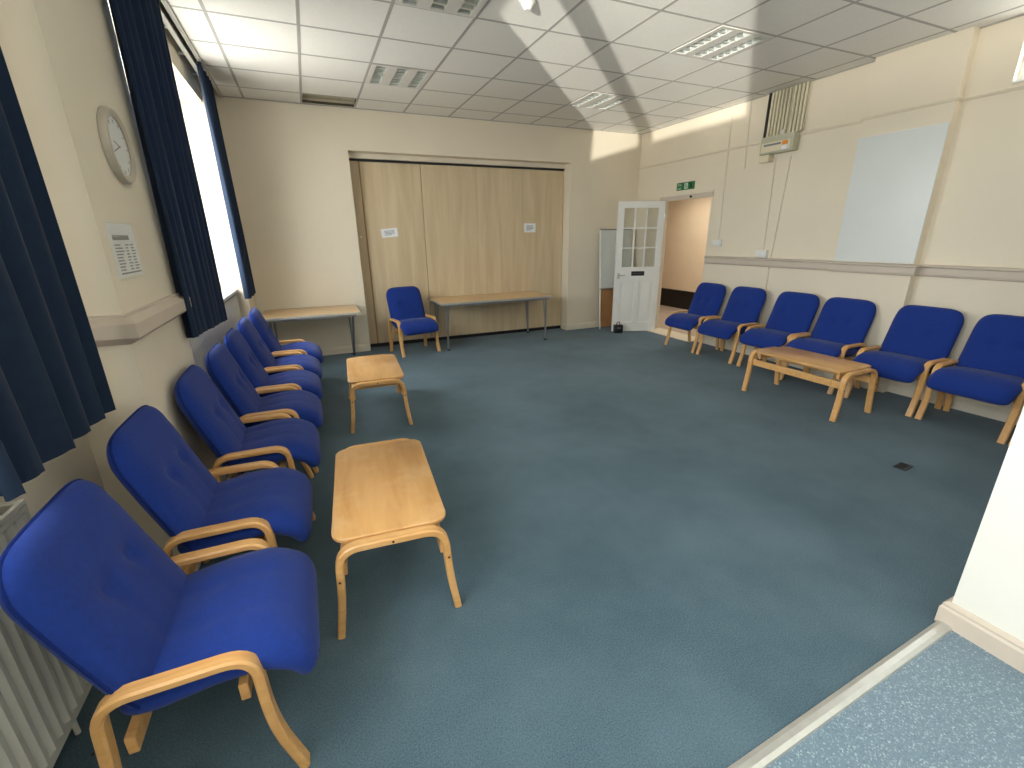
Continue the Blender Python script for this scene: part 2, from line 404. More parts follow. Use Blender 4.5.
bm = bmesh.new(); disc(bm, (.06, -.015, 1.55), (0, 1, 0), .012, .03, 12); new_obj('knob', bm, M['white'], pt, True)
def notice(name, x, y, z, w, h, label, tilt=0):
    mt = Matrix.Translation((x, y, z)) @ Matrix.Rotation(tilt, 4, 'Y')
    bm = bmesh.new(); box(bm, -w/2, w/2, -.0015, 0, -h/2, h/2, mtx=mt); o = new_obj(name, bm, M['paper'])
    tag(o, label, 'notice'); bm = bmesh.new()
    for k in range(4):
        zz = h*.22-k*h*.15; box(bm, -w*.3, w*(.3 if k != 3 else .12), -.0025, -.0016, zz-h*.032, zz+h*.032, mtx=mt)
    new_obj('printed_lines', bm, M['ink'], o)
notice('paper_notice', 1.08, YB+.2, 1.60, .225, .115, 'small tilted white paper notice on the left panel of the wooden partition', -.08)
notice('paper_notice', 3.26, YB+.199, 1.655, .20, .135, 'small white paper notice near the right edge of the wooden partition')

# ------------------------------------------------------------------ chairs
def cushion(bm, spine, widths, thick, seams=(), tufts=(), nu=30, nv=34, pw=5):
    """spine: list of (x,z) points of the back surface line; puffed pad with rounded outline"""
    S = [Vector((a, 0, b)) for a, b in spine]; seg = [0]
    for i in range(1, len(S)): seg.append(seg[-1]+(S[i]-S[i-1]).length)
    T = seg[-1]
    def at(t):
        d = t*T; i = 1
        while i < len(S)-1 and seg[i] < d: i += 1
        k = (d-seg[i-1])/(seg[i]-seg[i-1]); p = S[i-1].lerp(S[i], k)
        tg0 = (S[i]-S[i-1]).normalized(); tg = tg0
        if k > .5 and i+1 < len(S): tg = tg0.lerp((S[i+1]-S[i]).normalized(), k-.5)
        elif k < .5 and i-1 > 0: tg = tg0.lerp((S[i-1]-S[i-2]).normalized(), .5-k)
        return p, tg.normalized()
    top = {}; bot = {}
    for a in range(nu+1):
        for b in range(nv+1):
            u = math.sin((a/nu*2-1)*PI/2); v = math.sin((b/nv*2-1)*PI/2)
            # round off the outline corners
            p = pw; r = max(abs(u), abs(v)); l = (abs(u)**p+abs(v)**p)**(1/p) if r > 0 else 1
            k = r/l if l > 0 else 1; uu, vv = u*k, v*k
            e = r
            h = (1-e**4.5)**.5 if e < 1 else 0
            t = (vv+1)/2; c, tg = at(min(1, max(0, t)))
            nrm = Vector((-tg.z, 0, tg.x)); 
            w = widths[0]*(1-t)+widths[1]*t
            dent = 0
            for su, v0, v1, dp_, sw in seams:
                if v0-.08 < vv < v1+.08:
                    fade = min(1, (vv-v0+.08)/.08, (v1+.08-vv)/.08); dent += dp_*fade*math.exp(-((uu-su)/sw)**2)
            for tu, tv, dp_, sw in tufts: dent += dp_*math.exp(-(((uu-tu)*w/2)**2+((vv-tv)*T/2)**2)/sw**2)
            hh = thick*h
            q = c+Vector((0, uu*w/2, 0))
            top[a, b] = bm.verts.new(q+nrm*(thick*.5+hh*.5-dent*min(1, h*1.3)))
            if 0 < a < nu and 0 < b < nv: bot[a, b] = bm.verts.new(q+nrm*(thick*.5-hh*.5*.9))
            else: bot[a, b] = top[a, b]
    for a in range(nu):
        for b in range(nv):
            bm.faces.new((top[a, b], top[a+1, b], top[a+1, b+1], top[a, b+1]))
            q = (bot[a, b], bot[a, b+1], bot[a+1, b+1], bot[a+1, b])
            try: bm.faces.new(q)
            except ValueError: pass
    bmesh.ops.recalc_face_normals(bm, faces=bm.faces[:])
    return [top[k].co.copy() for k in [(a, 0) for a in range(nu)]+[(nu, b) for b in range(nv)]+[(a, nv) for a in range(nu, 0, -1)]+[(0, b) for b in range(nv, -1, -1)]]
def make_chair(label, group):
    t = thing('low_armchair', label, 'chair', (0, 0, 0), 0, group)
    SEAT = [(-.17, .325), (-.07, .330), (.06, .350), (.155, .352), (.205, .325), (.222, .275)]
    BACK = [(-.125, .30), (-.19, .44), (-.25, .60), (-.305, .76), (-.325, .865)]
    bm = bmesh.new()
    cushion(bm, SEAT[::1], (.50, .53), .125, seams=((-.30, -.75, .6, .004, .03), (.30, -.75, .6, .004, .03)), tufts=((-.30, -.05, .006, .03), (.30, -.05, .006, .03)), pw=8)
    new_obj('seat', bm, M['blue'], t, True)
    bm = bmesh.new()
    # the back's face looks towards +x, so its spine runs downwards
    ring = cushion(bm, [(a, b) for a, b in BACK[::-1]], (.505, .51), .11, seams=((-.32, -.12, .8, .006, .03), (.32, -.12, .8, .006, .03)), tufts=((-.32, -.15, .022, .032), (.32, -.15, .022, .032)), pw=5.5)
    bk = new_obj('backrest', bm, M['blue'], t, True)
    bm = bmesh.new()
    tube(bm, ring, .0045, 6, cap=False); new_obj('piping', bm, M['blue_dark'], bk, True)
    for s in (-1, 1):
        y = s*.262
        path = rounded([(.222, y, 0), (.165, y, .20), (.158, y, .468), (-.18, y, .470), (-.198, y, .22), (-.225, y, 0)], [0, .12, .075, .075, .1, 0], 7)
        bm = bmesh.new(); sweep(bm, path, .046, .027, (0, 1, 0), .006)
        fr = new_obj('side_frame', bm, M['beech'], t, True)
        for xx, zz in ((.1585, .36), (-.2045, .32)):
            bm = bmesh.new(); disc(bm, (xx+.012*(1 if xx > 0 else -1), y, zz), (1, 0, 0), .0045, .006, 10); new_obj('bolt', bm, M['black'], fr)
    bm = bmesh.new()
    box(bm, .10, .125, -.245, .245, .30, .355, .004); box(bm, -.165, -.14, -.245, .245, .255, .31, .004)
    new_obj('cross_rail', bm, M['beech'], t)
    return t
GL = 'blue armchairs lined up under the windows'; GR = 'blue armchairs lined up along the right wall'
left = [(1.395, 'blue armchair nearest the camera, in front of the ribbed radiator'),
        (2.07, 'blue armchair second from the camera in the window row'),
        (2.755, 'blue armchair third from the camera, in front of the clock pillar'),
        (3.345, 'blue armchair in the middle, fourth of seven in the window row'),
        (3.93, 'blue armchair third from the far end of the window row'),
        (4.52, 'blue armchair second from the far end of the window row'),
        (5.135, 'blue armchair at the far end of the window row, beside the left trestle table')]
c0 = make_chair(left[0][1], GL)
xl = [-.445, -.455, -.405, -.375, -.36, -.345, -.32]
rl = [.01, -.01, .005, 0, .005, -.005, .01]
c0.location = (xl[0], left[0][0], 0); c0.rotation_euler = (0, 0, rl[0])
for k in range(1, 7): dup(c0, (xl[k], left[k][0], 0), rl[k], left[k][1], GL)
right = [(4.71, 'blue armchair beside the open doorway, farthest of the right row'),
         (4.10, 'blue armchair second from the doorway in the right row'),
         (3.45, 'blue armchair behind the far end of the right coffee table'),
         (2.87, 'blue armchair behind the near end of the right coffee table'),
         (2.21, 'blue armchair between the right coffee table and the second chair from the near corner'),
         (1.62, 'blue armchair at the right edge of the photo, last whole seat in the right row'),
         (1.03, 'blue armchair in the near right corner, mostly cut off by the white wall end')]
for k, (y, lb) in enumerate(right): dup(c0, (4.80-(.03 if k == 3 else 0), y, 0), PI+(.008 if k % 2 else -.008), lb, GR)
dup(c0, (1.20, 6.235, 0), -PI/2+.21, 'single blue armchair facing the room in front of the wooden partition', 'lone armchair by the partition')
for o in C.objects:
    if o.get('group') == 'lone armchair by the partition': del o['group']

# ------------------------------------------------------------------ coffee tables
def rounded_rect(w, l, r, seg=5):
    pts = []
    for cx, cy, a0 in ((w/2-r, l/2-r, 0), (-w/2+r, l/2-r, 90), (-w/2+r, -l/2+r, 180), (w/2-r, -l/2+r, 270)):
        for s in range(seg+1):
            a = math.radians(a0+90*s/seg); pts.append((cx+r*math.cos(a), cy+r*math.sin(a)))
    return pts
def make_coffee(label, group):
    t = thing('coffee_table', label, 'table', group=group); L = .93; ht = .425
    bm = bmesh.new()
    pts = rounded_rect(.455, L-.094, .06)
    lo = [bm.verts.new((x*.99, y*.995, ht-.018)) for x, y in pts]; mid = [bm.verts.new((x, y, ht-.004)) for x, y in pts]; hi = [bm.verts.new((x*.985, y*.992, ht)) for x, y in pts]
    n = len(pts)
    for A, B in ((lo, mid), (mid, hi)):
        for i in range(n): bm.faces.new((A[i], A[(i+1) % n], B[(i+1) % n], B[i]))
    bm.faces.new(lo[::-1]); bm.faces.new(hi)
    new_obj('table_top', bm, M['beech_top'], t, True)
    for s in (-1, 1):
        y = s*(L/2-.022)
        path = rounded([(.240, y, 0), (.213, y, .19), (.204, y, ht-.022), (-.204, y, ht-.022), (-.213, y, .19), (-.240, y, 0)], [0, .14, .085, .085, .14, 0], 8)
        bm = bmesh.new(); sweep(bm, path, .046, .030, (0, 1, 0), .005); fr = new_obj('leg_frame', bm, M['beech'], t, True)
        for bx, bz in ((0, ht-.022), (-.2125, .27), (.2125, .27)):
            bm = bmesh.new(); disc(bm, (bx, y+s*.023, bz), (0, 1, 0), .005, .003, 10); new_obj('bolt', bm, M['black'], fr)
    for s in (-1, 1):
        bm = bmesh.new(); box(bm, s*.194-.011, s*.194+.011, -L/2+.03, L/2-.03, .275, .335, .004); new_obj('side_beam', bm, M['beech'], t)
    for s in (-1, 1):
        bm = bmesh.new(); box(bm, -.183, .183, s*(L/2-.09)-.012, s*(L/2-.09)+.012, .345, ht-.018, .003); new_obj('support_batten', bm, M['beech'], t)
    return t
GC = 'low beech coffee tables'
t0 = make_coffee('low beech coffee table nearest the camera, with pale scuffs on its top', GC)
t0.location = (.185, 2.005, 0); t0.rotation_euler = (0, 0, -.075)
dup(t0, (.40, 4.10, 0), -.06, 'smaller-looking beech coffee table beyond the nearest one, near the lone armchair', GC)
dup(t0, (4.13, 2.60, 0), .0, 'beech coffee table in front of the right row of armchairs', GC)

# ------------------------------------------------------------------ trestle tables
def make_trestle(W, label, loc, rz, left_one):
    t = thing('folding_table', label, 'table', loc, rz, None); D = .74; h = .675
    bm = bmesh.new(); box(bm, -W/2, W/2, -D/2, D/2, h-.022, h, .005); new_obj('table_top', bm, M['laminate'], t)
    bm = bmesh.new()
    for a, b, c, d in ((-W/2, W/2, -D/2-.006, -D/2), (-W/2, W/2, D/2, D/2+.006), (-W/2-.006, -W/2, -D/2, D/2), (W/2, W/2+.006, -D/2, D/2)): box(bm, a, b, c, d, h-.026, h-.001)
    new_obj('edge_band', bm, M['alu'], t)
    bm = bmesh.new()
    for y in (-D/2+.04, D/2-.04): box(bm, -W/2+.05, W/2-.05, y-.012, y+.012, h-.055, h-.0225)
    new_obj('rail', bm, M['steel'], t)
    for s in (-1, 1):
        x = s*(W/2-.09)
        for q in (-1, 1):
            bm = bmesh.new()
            if left_one and q == -1:
                p = [(x, -D/2+.05, h-.03), (x, D/2-.10, .012)]
            else:
                p = [(x, q*(D/2-.05), h-.03), (x+(0 if left_one else .0), q*(D/2-.06), .012)]
            tube(bm, p, .0145, 10); lg = new_obj('leg', bm, M['steel'], t, True)
            bm = bmesh.new(); disc(bm, (p[1][0], p[1][1], .012), (0, 0, 1), .019, .022, 12); new_obj('rubber_foot', bm, M['black'], lg, True)
        bm = bmesh.new(); tube(bm, [(x, -D/2+.06, h-.05), (x, D/2-.06, h-.05)], .01, 8)
        if not left_one:
            tube(bm, [(x-s*.05, D/2-.055, h-.04), (x-s*.006, D/2-.06, .10)], .009, 8); tube(bm, [(x-s*.04, -D/2+.055, h-.04), (x-s*.004, -D/2+.06, .30)], .008, 8)
        new_obj('leg_brace', bm, M['steel'], t, True)
    return t
make_trestle(1.10, 'wood-topped table with steel legs against the back wall, behind the window row', (-.065, 6.165, 0), 0, True)
make_trestle(1.72, 'long wood-topped table with steel legs in front of the wooden partition', (2.41, 6.375, 0), -.0, False)

# ------------------------------------------------------------------ curtains
def curtain(name, y0, y1, zt, zb, label, x=-.69, folds=6, amp=.035, yb0=None, yb1=None, zb2=None):
    yb0 = y0 if yb0 is None else yb0; yb1 = y1 if yb1 is None else yb1; zb2 = zb if zb2 is None else zb2
    bm = bmesh.new(); nu, nv = 110, 26; G = {}
    for side in (0, 1):
        for a in range(nu+1):
            for b in range(nv+1):
                u, v = a/nu, b/nv
                fy = (y0+(y1-y0)*u)*(1-v)+(yb0+(yb1-yb0)*u)*v
                ph = u*folds*2*PI+.7*math.sin(u*7)+.25*math.sin(v*3+u*4)
                am = amp*(.55+.45*v)*(1+.3*math.sin(u*13+1))
                xx = x+am*math.sin(ph)+.25*am*math.sin(2*ph+v*2)
                bot = zb+(zb2-zb)*u+.006*math.sin(ph)
                G[side, a, b] = bm.verts.new((xx-side*.006, fy+.3*am*math.cos(ph), zt+(bot-zt)*v))
    for a in range(nu):
        for b in range(nv):
            bm.faces.new((G[0, a, b], G[0, a+1, b], G[0, a+1, b+1], G[0, a, b+1])); bm.faces.new((G[1, a, b+1], G[1, a+1, b+1], G[1, a+1, b], G[1, a, b]))
    for a in range(nu):
        for b in (0, nv): bm.faces.new((G[0, a, b], G[1, a, b], G[1, a+1, b], G[0, a+1, b]))
    for b in range(nv):
        for a in (0, nu): bm.faces.new((G[0, a, b], G[0, a, b+1], G[1, a, b+1], G[1, a, b]))
    bmesh.ops.recalc_face_normals(bm, faces=bm.faces[:])
    o = new_obj(name, bm, M['curtain'], None, True); tag(o, label, 'curtain'); return o
curtain('curtain', 1.21, 2.0, ZC-.03, .935, 'dark blue curtain at the left edge of the photo, nearer than the clock pillar', x=-.755, folds=5, amp=.032, yb0=1.34)
curtain('curtain', 3.01, 4.14, ZC-.03, 1.0, 'dark navy curtain just beyond the clock pillar, on the near side of the far window', x=-.675, folds=7, amp=.026, yb0=3.03, yb1=4.12, zb2=.93)
curtain('curtain', 5.34, 5.98, ZC-.03, .92, 'narrow dark blue curtain at the far side of the far window', x=-.665, folds=5, amp=.028, yb0=5.66, yb1=6.24)
for y0, y1, lb in ((WY0+.1, WY1-.26, 'white curtain rail above the near window'), (2.98, 6.2, 'white curtain rail above the far window')):
    bm = bmesh.new(); box(bm, -.735, -.70, y0, y1, ZC-.03, ZC-.008, .003); o = new_obj('curtain_rail', bm, M['white']); tag(o, lb, 'curtain rail')
    bm = bmesh.new()
    for k in range(int((y1-y0)/.6)+1): box(bm, -.785, -.712, y0+.04+k*.55, y0+.07+k*.55, ZC-.02, ZC-.009)
    new_obj('bracket', bm, M['white'], o)

# ------------------------------------------------------------------ radiators
def radiator(y0, y1, z0, z1, label, xf=-.855):
    t = thing('radiator', label, 'radiator', (xf, (y0+y1)/2, z0)); W = y1-y0; Hh = z1-z0; bm = bmesh.new()
    n = int(W/.045); p = W/n; prof = []
    for k in range(n):
        yy = -W/2+k*p
        prof += [(yy+p*.05, -.012), (yy+p*.30, 0), (yy+p*.62, 0), (yy+p*.87, -.012)]
    r0 = [bm.verts.new((x, y, .03)) for y, x in prof]; r1 = [bm.verts.new((x, y, Hh-.035)) for y, x in prof]
    for i in range(len(prof)-1): bm.faces.new((r0[i], r0[i+1], r1[i+1], r1[i]))
    box(bm, -.03, -.013, -W/2, W/2, 0, Hh-.02); box(bm, -.085, -.07, -W/2, W/2, 0, Hh-.02)
    box(bm, -.0125, -.004, -W/2, W/2, 0, .03); box(bm, -.0125, -.004, -W/2, W/2, Hh-.035, Hh-.02)
    bmesh.ops.recalc_face_normals(bm, faces=bm.faces[:])
    new_obj('panel', bm, M['rad'], t, True)
    for a, b in ((-W/2-.006, -W/2-.0005), (W/2+.0005, W/2+.006)):
        bm = bmesh.new(); box(bm, -.088, .0, a, b, .0, Hh); new_obj('side_panel', bm, M['rad'], t)
    bm = bmesh.new()
    box(bm, -.088, -.076, -W/2, W/2, Hh-.012, Hh); box(bm, -.012, 0, -W/2, W/2, Hh-.012, Hh)
    m_ = int(W/.085)
    for k in range(m_+1):
        yy = -W/2+k*W/m_; box(bm, -.076, -.012, max(-W/2, yy-.012), min(W/2, yy+.012), Hh-.009, Hh-.003)
    new_obj('top_grille', bm, M['rad'], t)
    for q in (-1, 1):
        bm = bmesh.new(); tube(bm, [(-.05, q*(W/2-.08), .03), (-.05, q*(W/2-.08), -z0+.002)], .008); new_obj('pipe', bm, M['rad'], t, True)
radiator(.15, 1.61, .12, .82, 'white ribbed radiator behind the nearest armchair')
radiator(3.5, 5.9, .25, .95, 'white radiator under the far window, behind the window row of chairs', xf=-.80)

# ------------------------------------------------------------------ wall clock and notice on the pier
ck = thing('wall_clock', 'round pale wall clock on the left pillar', 'clock', (-.72, 2.71, 1.925))
bm = bmesh.new()
R0, R1 = .152, .118; k = 48; prof = [(.002, R0), (.02, R0), (.030, R0-.006), (.032, R0-.016), (.024, R1), (.02, R1)]
rings = [[bm.verts.new((a, r*math.cos(2*PI*i/k), r*math.sin(2*PI*i/k))) for i in range(k)] for a, r in prof]
for A, B in zip(rings, rings[1:]):
    for i in range(k): bm.faces.new((A[i], A[(i+1) % k], B[(i+1) % k], B[i]))
bm.faces.new(rings[0]); bmesh.ops.recalc_face_normals(bm, faces=bm.faces[:]); new_obj('rim', bm, M['rim'], ck, True)
bm = bmesh.new(); disc(bm, (.014, 0, 0), (1, 0, 0), R1, .008, 48); fc = new_obj('clock_face', bm, M['paper'], ck)
bm = bmesh.new()
for i in range(12):
    mt = Matrix.Rotation(2*PI*i/12, 4, 'X'); box(bm, .0182, .0192, -.002, .002, .095, .108, mtx=mt)
new_obj('hour_mark', bm, M['ink2'], fc)
bm = bmesh.new(); box(bm, .0195, .0202, -.0025, .0025, -.01, .06, mtx=Matrix.Rotation(math.radians(75), 4, 'X')); box(bm, .0205, .0212, -.002, .002, -.012, .088, mtx=Matrix.Rotation(math.radians(110), 4, 'X')); new_obj('clock_hand', bm, M['ink2'], ck)
bm = bmesh.new(); disc(bm, (.0235, 0, 0), (1, 0, 0), R1-.001, .0015, 48); new_obj('clock_glass', bm, M['glass'], ck)

bm = bmesh.new(); y0, y1, z0, z1 = 2.36, 2.66, 1.385, 1.60; XP = -.72
box(bm, XP+.0005, XP+.002, y0, y1, z0, z1); pn = new_obj('paper_notice', bm, M['paper']); tag(pn, 'printed white notice sheet in a plastic sleeve on the left pillar, under the clock', 'notice')
bm = bmesh.new()
box(bm, XP+.0025, XP+.003, y0+.03, y0+.22, z1-.065, z1-.045, mi=1)
random.seed(8)
for r in range(9):
    zz = z1-.085-r*.0125
    for c0_, w in ((y0+.03, .10), (y0+.15, .05), (y0+.215, .06)):
        box(bm, XP+.0025, XP+.003, c0_, c0_+w*random.uniform(.6, 1), zz-.003, zz+.003)
box(bm, XP+.0025, XP+.003, y0+.03, y1-.02, z0+.013, z0+.019, mi=1)
new_obj('printed_lines', bm, mats=[M['ink'], M['ink2']], parent=pn)
bm = bmesh.new(); box(bm, XP+.0034, XP+.0038, y0-.008, y1+.008, z0-.012, z1+.006); new_obj('plastic_sleeve', bm, M['glass'], pn)

# ------------------------------------------------------------------ door
bm = bmesh.new()
for y in (DY0, DY1-.03): box(bm, XR+.002, XR+.12, y, y+.03, 0, DZ-.03)
box(bm, XR-.008, XR+.12, DY0, DY1, DZ-.03, DZ); box(bm, XR-.012, XR+.03, DY0, DY1+.04, DZ-.095, DZ-.03, mi=1)
fr = struct('trim_8', bm, mats=[M['cream'], M['trim']])
hx, hy, fx, fy = 5.125, 5.86, 4.45, 6.12
W = math.hypot(fx-hx, fy-hy); ang = math.atan2(fy-hy, fx-hx); HD = 2.015
bm = bmesh.new(); T = .04
st = .095
zs0, zs1 = .16, .82; gz0, gz1 = 1.04, 1.92
box(bm, 0, st, -T/2, T/2, .008, HD); box(bm, W-st, W, -T/2, T/2, .008, HD)
box(bm, st, W-st, -T/2, T/2, .008, zs0); box(bm, st, W-st, -T/2, T/2, zs1, gz0); box(bm, st, W-st, -T/2, T/2, gz1, HD)
mid = W/2; box(bm, mid-.035, mid+.035, -T/2, T/2, zs0, zs1)
for a, b in ((st, mid-.035), (mid+.035, W-st)):
    box(bm, a, b, -T/2+.016, T/2-.016, zs0, zs1); box(bm, a+.03, b-.03, -T/2+.004, T/2-.004, zs0+.03, zs1-.03, .004)
gw = (W-2*st)/3; gh = (gz1-gz0)/3
for k in (1, 2): box(bm, st+k*gw-.009, st+k*gw+.009, -.014, .014, gz0, gz1); box(bm, st, W-st, -.0138, .0138, gz0+k*gh-.009, gz0+k*gh+.009)
door = struct('door_1', bm, M['white']); door.location = (hx, hy, 0); door.rotation_euler = (0, 0, ang)
bm = bmesh.new(); box(bm, st, W-st, -.002, .002, gz0, gz1); new_obj('pane', bm, M['glass'], door)
# near face of the leaf (towards the camera) is local +y
sgn = 1
for s in (1, -1):
    bm = bmesh.new(); box(bm, W-.075, W-.035, s*T/2, s*(T/2+.006), .86, .95, .002)
    tube(bm, rounded([(W-.055, s*(T/2+.004), .92), (W-.055, s*(T/2+.045), .92), (W-.15, s*(T/2+.045), .917)], .02, 4), .009, 10)
    new_obj('door_handle', bm, M['alu'], door, True)
bm = bmesh.new(); box(bm, mid-.11, mid+.10, T/2, T/2+.003, .905, .975)
dpn = new_obj('name_plate', bm, M['black'], door)
bm = bmesh.new(); box(bm, mid-.085, mid+.08, T/2+.0031, T/2+.004, .932, .948); new_obj('worn_lettering', bm, M['ink2'], dpn)
for z in (.22, 1.0, 1.80):
    bm = bmesh.new(); tube(bm, [(-.004, T/2+.004, z-.045), (-.004, T/2+.004, z+.045)], .007, 8); new_obj('hinge', bm, M['alu'], door, True)
# black door stop weight with handle at the leaf's foot
u = Vector((math.cos(ang), math.sin(ang), 0)); n_ = Vector((-u.y, u.x, 0))
if n_.y > 0: n_ = -n_
SN = 1 if (Vector((-math.sin(ang), math.cos(ang), 0)).dot(n_) > 0) else -1
P0 = Vector((hx, hy, 0))+u*(W-.085)+n_*.085
ds = thing('door_stop', 'black cube-shaped door stop with a loop handle at the foot of the open door', 'door stop', P0, ang)
bm = bmesh.new(); box(bm, -.07, .07, -.05, .05, 0, .13, .012); new_obj('body', bm, M['black'], ds, True)
bm = bmesh.new(); tube(bm, rounded([(-.025, 0, .128), (-.025, 0, .175), (.025, 0, .175), (.025, 0, .128)], .018, 4), .006, 8); new_obj('loop_handle', bm, M['black'], ds, True)
bm = bmesh.new(); box(bm, -.028, .028, -.052*1, -.0505, .075, .095) if SN < 0 else box(bm, -.028, .028, .0505, .052, .075, .095); new_obj('white_mark', bm, M['ink'], ds)

# corridor beyond the doorway
XC = 7.25
bm = bmesh.new(); box(bm, XR+.13, XC+.15, 3.6, 10.0, -.12, 0); struct('floor_corridor', bm, M['corfloor'])
bm = bmesh.new(); box(bm, XC, XC+.15, 3.6, 10.0, 0, 2.7); box(bm, XR+.13, XC, 9.85, 10.0, 0, 2.7); box(bm, XR+.13, XC, 3.6, 3.75, 0, 2.7); box(bm, XR+.13, XR+.15, YB+.4, 9.85, 0, 2.7)
struct('wall_corridor', bm, M['peach'])
bm = bmesh.new(); box(bm, XR+.13, XC+.15, 3.6, 10.0, 2.42, 2.5); box(bm, XR+.6, XR+.9, 3.75, 9.85, 2.34, 2.42); struct('ceiling_corridor', bm, M['white'])
bm = bmesh.new(); box(bm, XC-.03, XC, 3.75, 9.85, 0, .38); struct('baseboard_corridor', bm, M['black_gloss'])
bm = bmesh.new(); box(bm, XR-.16, XR+.18, DY0+.0, DY1-.0, 0, .012, .004); struct('trim_9', bm, M['stone'])

# ------------------------------------------------------------------ flipchart easel behind the door
ez = thing('flipchart_easel', 'whiteboard easel standing against the back wall, half hidden behind the open door', 'easel', (4.70, 6.38, 0), 0)
lean = lambda z: .12*(z/1.62)
bm = bmesh.new(); mt = Matrix.Translation((0, lean(1.15), 1.15)) @ Matrix.Rotation(-math.atan2(.12, 1.62), 4, 'X'); box(bm, -.30, .30, -.012, .0, -.47, .46, .003, mtx=mt); new_obj('board', bm, M['whiteboard'], ez)
bm = bmesh.new(); box(bm, -.305, .305, -.018, .006, .46, .475, mtx=mt); box(bm, -.305, .305, -.03, .004, -.485, -.47, mtx=mt); new_obj('clamp_bar', bm, M['steel'], ez)
for s in (-1, 1):
    bm = bmesh.new(); tube(bm, [(s*.29, .02, 0.004), (s*.29, lean(1.62)+.02, 1.62)], .011, 8); new_obj('leg', bm, M['plastic'], ez, True)
bm = bmesh.new(); box(bm, -.26, .12, .045, .055, .02, .66); bd = new_obj('hardboard_sheet', bm, M['board']); bd.location = (4.70, 6.40, 0)
tag(bd, 'brown board standing behind the legs of the flipchart easel', 'board')

# ------------------------------------------------------------------ right wall fittings
sg = thing('exit_sign', 'small green emergency exit sign above the doorway', 'sign', (XR, 5.50, 2.193))
bm = bmesh.new(); box(bm, -.006, 0, -.175, .175, -.052, .052); new_obj('plate', bm, M['green'], sg)
def txt(body, size, y, z, parent, m, x=-.0066, name='lettering'):
    cu = bpy.data.curves.new('lettering', 'FONT'); cu.body = body; cu.size = size; cu.extrude = .0004
    tmp = bpy.data.objects.new('tmp', cu); C.objects.link(tmp); dg = bpy.context.evaluated_depsgraph_get(); dg.update()
    me = bpy.data.meshes.new_from_object(tmp.evaluated_get(dg)); C.objects.unlink(tmp); bpy.data.objects.remove(tmp)
    me.materials.clear(); me.materials.append(m)
    mt = Matrix.Translation((x, y, z)) @ Matrix(((0, 0, -1, 0), (-1, 0, 0, 0), (0, 1, 0, 0), (0, 0, 0, 1)))
    me.transform(mt); o = bpy.data.objects.new(name, me); C.objects.link(o); o.parent = parent; return o
txt('Fire', .05, .158, .006, sg, M['pale']); txt('exit', .05, .158, -.04, sg, M['pale'])
bm = bmesh.new()   # running figure in a doorway
box(bm, -.008, -.0061, -.045, .02, -.04, .04, mi=0)
for v in []: pass
fig = new_obj('door_symbol', bm, M['pale'], sg)
bm = bmesh.new(); disc(bm, (-.009, -.005, .026), (1, 0, 0), .0075, .002, 12)
for a, b, w in (((-.009, -.008, .016), (-.009, -.016, -.004), .011), ((-.009, -.016, -.004), (-.009, -.002, -.02), .007), ((-.009, -.002, -.02), (-.009, -.008, -.034), .006), ((-.009, -.016, -.004), (-.009, -.03, -.02), .007), ((-.009, -.008, .014), (-.009, .008, .002), .005), ((-.009, -.01, .012), (-.009, -.03, .006), .005)):
    sweep(bm, [a, b], w, .002, Vector(b).__sub__(Vector(a)).cross(Vector((1, 0, 0))), .0003)
new_obj('running_figure', bm, M['green'], sg)
bm = bmesh.new()   # arrow up
V_ = [(-.105, .038), (-.078, .006), (-.096, .006), (-.096, -.038), (-.114, -.038), (-.114, .006), (-.132, .006)]
f0 = [bm.verts.new((-.0068, y, z)) for y, z in V_]; bm.faces.new(f0); bmesh.ops.solidify(bm, geom=bm.faces[:], thickness=.0006)
new_obj('arrow', bm, M['pale'], sg)

# consumer unit with its bundle of conduits
cx0, cx1 = 3.74, 4.27
cu = thing('fuse_box', 'grey-green electrical unit high on the right wall below a bundle of conduits', 'electrical box', (XR, 4.03, 2.49))
bm = bmesh.new(); box(bm, -.10, 0, -.20, .215, -.09, .095, .008); new_obj('housing', bm, M['greygreen'], cu, True)
bm = bmesh.new(); box(bm, -.112, -.101, -.17, .19, -.07, .03, .004); cv = new_obj('cover', bm, M['beige'], cu, True)
bm = bmesh.new(); box(bm, -.114, -.1125, -.06, .16, -.008, .012); new_obj('switch_strip', bm, M['ink'], cv)
bm = bmesh.new(); box(bm, -.114, -.1125, -.145, -.075, -.02, .02); new_obj('orange_sticker', bm, M['orange'], cv)
bm = bmesh.new(); box(bm, -.114, -.1125, -.14, -.075, -.07, -.03); new_obj('white_sticker', bm, M['paper'], cv)
bm = bmesh.new(); box(bm, -.09, 0, .09, .22, -.17, -.092, .005); new_obj('junction_box', bm, M['beige'], cu)
bm = bmesh.new(); box(bm, -.07, 0, .217, .25, -.05, .06, .003); new_obj('side_flap', bm, M['beige'], cu)
bm = bmesh.new(); box(bm, -.03, -.001, -.21, .24, .096, ZC-2.49, 0); new_obj('backing_trunk', bm, M['greygreen'], cu)
for k in range(10):
    yy = .185-k*.043-(.02 if k > 5 else 0)
    bm = bmesh.new(); tube(bm, [(-.045, yy, .098), (-.045, yy, ZC-2.49-.006)], .0125, 10); new_obj('conduit', bm, M['beige'], cu, True)
bm = bmesh.new(); tube(bm, [(-.045, .225, .098), (-.045, .222, ZC-2.49-.006)], .014, 10); new_obj('black_cable', bm, M['black'], cu, True)
bm = bmesh.new(); tube(bm, [(-.06, -.02, .095), (-.06, -.02, .14)], .018, 10); new_obj('gland', bm, M['plastic'], cu, True)

